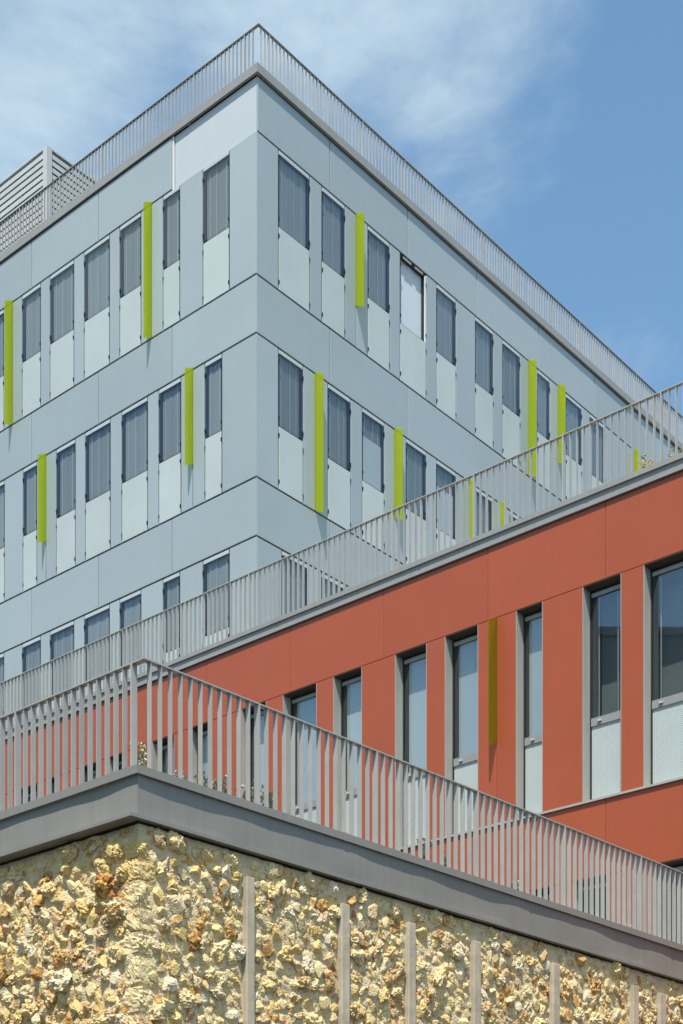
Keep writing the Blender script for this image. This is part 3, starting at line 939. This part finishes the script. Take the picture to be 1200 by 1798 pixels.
def scatter(umin, umax, zmin, zmax, seed, blocked, dens, big=1.0):
    rnd = random.Random(seed)
    pts = []
    cell = 0.3
    gridd = {}
    for phase, (r0, r1, tries) in enumerate(((0.080, 0.105, 260), (0.058, 0.080, 4000), (0.042, 0.058, 11000), (0.026, 0.042, 14000))):
        tries = int(tries * (umax - umin) * (zmax - zmin) / 14 * dens)
        for _ in range(tries):
            r = rnd.uniform(r0, r1) * big
            u = rnd.uniform(umin, umax); z = rnd.uniform(zmin, zmax - r * 0.6)
            if u < umin + r * 0.9 or any(a - r * 0.85 < u < b + r * 0.85 for a, b in blocked):
                continue
            ok = True
            ci, cj = int(u / cell), int(z / cell)
            for i in (-1, 0, 1):
                for j in (-1, 0, 1):
                    for (pu, pz, prr) in gridd.get((ci + i, cj + j), ()):
                        if (pu - u) ** 2 + (pz - z) ** 2 < ((prr + r) * 0.72) ** 2:
                            ok = False; break
                    if not ok: break
                if not ok: break
            if ok:
                gridd.setdefault((ci, cj), []).append((u, z, r)); pts.append((u, z, r))
    return pts
ZMIN = 3.3
cand = []
bed = {'L': [], 'R': []}
rs = random.Random(99)
for face, umax, seed, blocked, nrm, dep, wall in ((S.L, SUL, 5, [], Vector((-1, 0, 0)), S.depL, 'L'),
                                                  (S.R, SUR, 6, strips, Vector((S.n2l.x, S.n2l.y, 0)), S.depR, 'R')):
    for (u, z, r) in scatter(0.13, umax - 0.1, ZMIN, ZST - 0.02, seed, blocked, 1.15, 1.0 if wall == 'L' else 0.9):
        top = max(0.0, 1 - (ZST - z) / 0.22)              # the uppermost course is pointed nearly flush
        wc = WM + r * rs.uniform(-0.20, 0.24) - top * r * 0.06
        bed[wall].append((u, z, r, wc))
        p = Vector(face(u, wc, z))
        flat = rs.uniform(0.5, 0.85)
        up = Vector((0, 0, 1)); tang = up.cross(nrm)
        base = Matrix((tang, up, nrm)).transposed()
        spin = Matrix.Rotation(rs.uniform(0, 6.28), 3, 'Z')
        tum = Matrix.Rotation(rs.uniform(-0.5, 0.5), 3, 'X') @ Matrix.Rotation(rs.uniform(0, 6.28), 3, Vector((rs.random(), rs.random(), rs.random())).normalized())
        sx, sy = r * rs.uniform(1.15, 1.6), r * rs.uniform(0.95, 1.3)
        m3 = base @ spin @ Matrix.Diagonal((sx, sy, r * flat)) @ tum
        m4 = Matrix.Translation(p) @ m3.to_4x4()
        Y = dep(u)
        wpt = S.world((p.x, p.y))
        px = CX + F * wpt.x / wpt.y
        py = HY - F * (z - CAMZ) / wpt.y
        vis = (-20 < px < 1220) and (py < 1815)
        cand.append((vis, r / Y, m4, rs.randrange(NV)))
# mortar bedding: raised round every stone, rough in between
def mortar(face, u00, umax, zmin, name, seed, pts):
    res = 0.025
    nu = int((umax - u00) / res); nz = int((ZST - zmin) / res)
    cells = {}
    for (pu, pz, r, wc) in pts:
        cells.setdefault((int(pu / 0.3), int(pz / 0.3)), []).append((pu, pz, r, wc))
    vv = []
    for i in range(nu + 1):
        u = u00 + (umax - u00) * i / nu
        for j in range(nz + 1):
            z = zmin + (ZST - zmin) * j / nz
            q = Vector((u + seed * 31, z, seed))
            d = noise.noise(q * 2.5) * 0.012 + noise.noise(q * 9) * 0.010 + noise.noise(q * 24) * 0.007
            hgt = 0.0
            for a in (-1, 0, 1):
                for b in (-1, 0, 1):
                    for (pu, pz, r, wc) in cells.get((int(u / 0.3) + a, int(z / 0.3) + b), ()):
                        dd = math.hypot(pu - u, pz - z) / r
                        if dd < 1.7:
                            t = 1.0 if dd < 0.75 else (1.7 - dd) / 0.95
                            hgt = max(hgt, t * t * (3 - 2 * t) * (wc - WM + r * 0.22))
            d += max(0.0, hgt) * (0.75 + 0.5 * noise.noise(q * 6))
            if i == 0:
                d = 0.0
            vv.append(face(u, WM + d, z))
    ff = []
    c = nz + 1
    for i in range(nu):
        for j in range(nz):
            a = i * c + j
            ff.append([a, a + 1, a + c + 1, a + c])
    return mesh(name, vv, ff, 'mortar', stone_b, smooth=True)
cm = S.corner(WM, WM)
offL = cm[1]                                              # u at which the recessed faces meet
offR = cm[0] * S.d2l.x + cm[1] * S.d2l.y
mortar(S.L, offL, SUL, 0.0, 'mortar_face', 1, bed['L'])
mortar(S.R, offR, SUR, 0.0, 'mortar_face', 2, bed['R'])

# quoin stones down the corner: roughly squared blocks with two dressed faces
def quoin_mesh(seed):
    bm = bmesh.new()
    bmesh.ops.create_cube(bm, size=2.0)
    bmesh.ops.subdivide_edges(bm, edges=bm.edges[:], cuts=9, use_grid_fill=True)
    off = Vector((seed * 7.7, seed * 3.3, seed * 12.1))
    for v_ in bm.verts:
        c = v_.co.copy()
        rnd_ = c.normalized() * 1.32
        c = c.lerp(rnd_, 0.28)
        d = 0.20 * noise.noise(c * 1.1 + off) + 0.13 * (0.4 - abs(noise.noise(c * 2.6 + off)) * 2) + 0.07 * noise.noise(c * 6 + off)
        v_.co = c + v_.co.normalized() * d
    me = bpy.data.meshes.new('quoin_stone'); bm.to_mesh(me); bm.free()
    me.materials.append(M['stone'])
    return me
quo = [quoin_mesh(k + 3) for k in range(7)]
z = ZST - 0.13
k = 0
while z > ZMIN:
    hh = rs.uniform(0.065, 0.115)
    la, lb = (0.11, 0.075) if k % 2 else (0.075, 0.11)
    la *= rs.uniform(0.85, 1.2); lb *= rs.uniform(0.85, 1.2)
    c = S.corner(WM + 0.022 - la, WM + 0.022 - lb)
    o = link('quoin_stone', quo[rs.randrange(7)], stone_b)
    o.matrix_local = Matrix.Translation((c[0], c[1], z - hh)) @ Matrix.Rotation(rs.uniform(-.06, .06), 4, 'Z') @ Matrix.Diagonal((la, lb, hh, 1))
    z -= 2 * hh + rs.uniform(0.015, 0.04)
    k += 1
vis = sorted([c for c in cand if c[0]], key=lambda c: -c[1])
rest = vis[295:] + [(c[0], c[1], c[2], c[3] + NV) for c in cand if not c[0]]
vis = vis[:295]
print('stones as parts', len(vis), 'rest', len(rest))
for (_, _, m4, k) in vis:
    o = link('stone', hi[k], stone_b)
    o.matrix_local = m4
cache = []
for me in lo:
    n = len(me.vertices); a = np.empty(n * 3); me.vertices.foreach_get('co', a)
    nf = len(me.polygons); f = np.empty(nf * 3, dtype=np.int32); me.polygons.foreach_get('vertices', f)
    cache.append((a.reshape(-1, 3), f.reshape(-1, 3)))
vs, fs, b = [], [], 0
for (_, _, m4, k) in rest:
    a, f = cache[k]
    mm = np.array(m4)
    vs.append(a @ mm[:3, :3].T + mm[:3, 3]); fs.append(f + b); b += len(a)
vs = np.concatenate(vs); fs = np.concatenate(fs)
me = bpy.data.meshes.new('rubble')
me.vertices.add(len(vs)); me.vertices.foreach_set('co', vs.astype(np.float32).ravel())
me.loops.add(len(fs) * 3); me.loops.foreach_set('vertex_index', fs.astype(np.int32).ravel())
me.polygons.add(len(fs)); me.polygons.foreach_set('loop_start', np.arange(0, len(fs) * 3, 3, dtype=np.int32))
me.polygons.foreach_set('loop_total', np.full(len(fs), 3, dtype=np.int32))
me.polygons.foreach_set('use_smooth', np.zeros(len(fs), dtype=bool))
me.update(); me.validate()
me.materials.append(M['stone'])
ro = link('rubble', me, stone_b)
ro['kind'] = 'stuff'
for me in lo:
    bpy.data.meshes.remove(me)

# ------------------------------------------------------------------ weeds on the roof edges
def weed(p, h, n, spread, bloom, label, seed, name='weed'):
    rnd = random.Random(seed)
    root = empty(name, p, 0, label, 'plant', 'weeds growing on the roof edges')
    sv, sf, lv, lf, bv, bf = [], [], [], [], [], []
    def tube(a, b_, r):
        d = (b_ - a).normalized(); x = d.orthogonal().normalized(); y = d.cross(x)
        b0 = len(sv)
        for q in (a, b_):
            for k in range(3):
                an = k * 2.094
                sv.append(q + (x * math.cos(an) + y * math.sin(an)) * r)
        for k in range(3):
            k2 = (k + 1) % 3
            sf.append([b0 + k, b0 + k2, b0 + 3 + k2, b0 + 3 + k])
    for i in range(n):
        an = rnd.uniform(0, 6.28); tl = rnd.uniform(0.2, 1.0) * spread
        pts = [Vector((rnd.uniform(-.04, .04), rnd.uniform(-.04, .04), -0.01))]
        hh = h * rnd.uniform(0.55, 1.0)
        for k in range(1, 5):
            s = k / 4
            pts.append(Vector((math.cos(an) * tl * s * s + rnd.uniform(-.01, .01), math.sin(an) * tl * s * s + rnd.uniform(-.01, .01), hh * s)))
        for a, b_ in zip(pts[:-1], pts[1:]):
            tube(a, b_, 0.0028)
        for a in pts[1:]:
            for _ in range(2):
                d = Vector((rnd.uniform(-1, 1), rnd.uniform(-1, 1), rnd.uniform(-.2, .8))).normalized()
                sdv = d.orthogonal().normalized() * 0.011
                l = rnd.uniform(0.04, 0.075)
                b0 = len(lv)
                lv.extend([a, a + d * l * .5 + sdv, a + d * l, a + d * l * .5 - sdv]); lf.append([b0, b0 + 1, b0 + 2, b0 + 3])
        for a in pts[2:]:
            for _ in range(3):
                c = a + Vector((rnd.uniform(-.03, .03), rnd.uniform(-.03, .03), rnd.uniform(-.01, .03)))
                r = rnd.uniform(0.009, 0.019)
                b0 = len(bv)
                bv.extend([c + Vector(q) * r for q in ((1, 0, 0), (-1, 0, 0), (0, 1, 0), (0, -1, 0), (0, 0, 1.2), (0, 0, -1))])
                for t_ in ((0, 2, 4), (2, 1, 4), (1, 3, 4), (3, 0, 4), (2, 0, 5), (1, 2, 5), (3, 1, 5), (0, 3, 5)):
                    bf.append([b0 + q for q in t_])
    for nm, vv, ff, mt in (('stem', sv, sf, 'stem'), ('leaf', lv, lf, 'leaf'), ('flower_head', bv, bf, bloom)):
        mesh(nm, vv, ff, mt, root, recalc=False)['kind'] = 'stuff'
    return root
def on_parapet(px, ww=-0.22):
    u = S.uR(px, ww)
    p = S.world(S.R(u, ww, 0))
    return (p.x, p.y, ZCT)
WD = [(249, .30, 8, .10, 'dry white weed beside the corner post of the parapet railing'),
      (326, .16, 6, .12, 'small dry weed low on the parapet nearest the corner weed'),
      (365, .22, 7, .16, 'sprawling pale weed rooted beside the small dry weed on the parapet'),
      (386, .20, 6, .15, 'sprawling pale weed beside the bushy seeding weed on the parapet'),
      (436, .25, 8, .12, 'bushy seeding weed at the parapet before the red wall window'),
      (472, .30, 9, .14, 'tall thin seeding weed on the parapet before the red panel'),
      (748, .32, 6, .12, 'yellowish six-stemmed weed behind the parapet railing at the red wall'),
      (786, .30, 5, .12, 'sparser yellowish weed beside a six-stemmed one behind the parapet railing'),
      (905, .18, 7, .12, 'low pale weed on the far stretch of the parapet'),
      (1098, .12, 6, .10, 'tiny pale weed on the parapet end next to the red building')]
for k, (px, h, n, sp, lb) in enumerate(WD):
    weed(on_parapet(px), h * 1.0, n, sp, 'bloom', lb, 100 + k)
for k, (px, h, lb) in enumerate(((1140, .26, 'yellow flowering weed on the red terrace edge beside a short lime fin'),
                                  (1196, .24, 'yellow flowering weed on the red terrace edge before the grey roof coping'))):
    p = R_.world(R_.L(ruL(px, -0.25), -0.25, 0))
    weed((p.x, p.y, zc[2]), h, 7, 0.16, 'yellow', lb, 200 + k)

# ------------------------------------------------------------------ neighbour across the street, seen mirrored in the red building's windows
nb = empty('apartment_block', (-21.5, 13.0, 0), math.radians(8), 'dark slate-grey apartment block mirrored in the red building windows', 'building')
def nbox(name, x0, x1, y0, y1, z0, z1, mat, parent=None):
    vv = [(x, y, z) for x in (x0, x1) for y in (y0, y1) for z in (z0, z1)]
    return mesh(name, vv, [[0, 1, 3, 2], [4, 6, 7, 5], [0, 4, 5, 1], [2, 3, 7, 6], [0, 2, 6, 4], [1, 5, 7, 3]], mat, parent or nb)
M['slate'] = surf('slate_render', (0.30, 0.34, 0.33), 0.7, 0.3, var=0.12, vscale=0.8, streak=0.1)
NH = 22.3
nbox('wall', -11, 0, -16, 0, 0, NH, 'slate')
nbox('parapet_cap', -11.1, 0.1, -16.1, 0.1, NH + 0.001, NH + 0.25, 'coping')
for fl in range(6):
    for k in range(5):
        z0 = 1.1 + fl * 3.25; y0 = -2.6 - k * 3.0
        wn = nbox('window', 0.002, 0.05, y0 - 1.4, y0, z0, z0 + 1.7, 'alu')
        nbox('pane', 0.051, 0.06, y0 - 1.32, y0 - 0.08, z0 + 0.08, z0 + 1.62, 'frame_dark', wn)
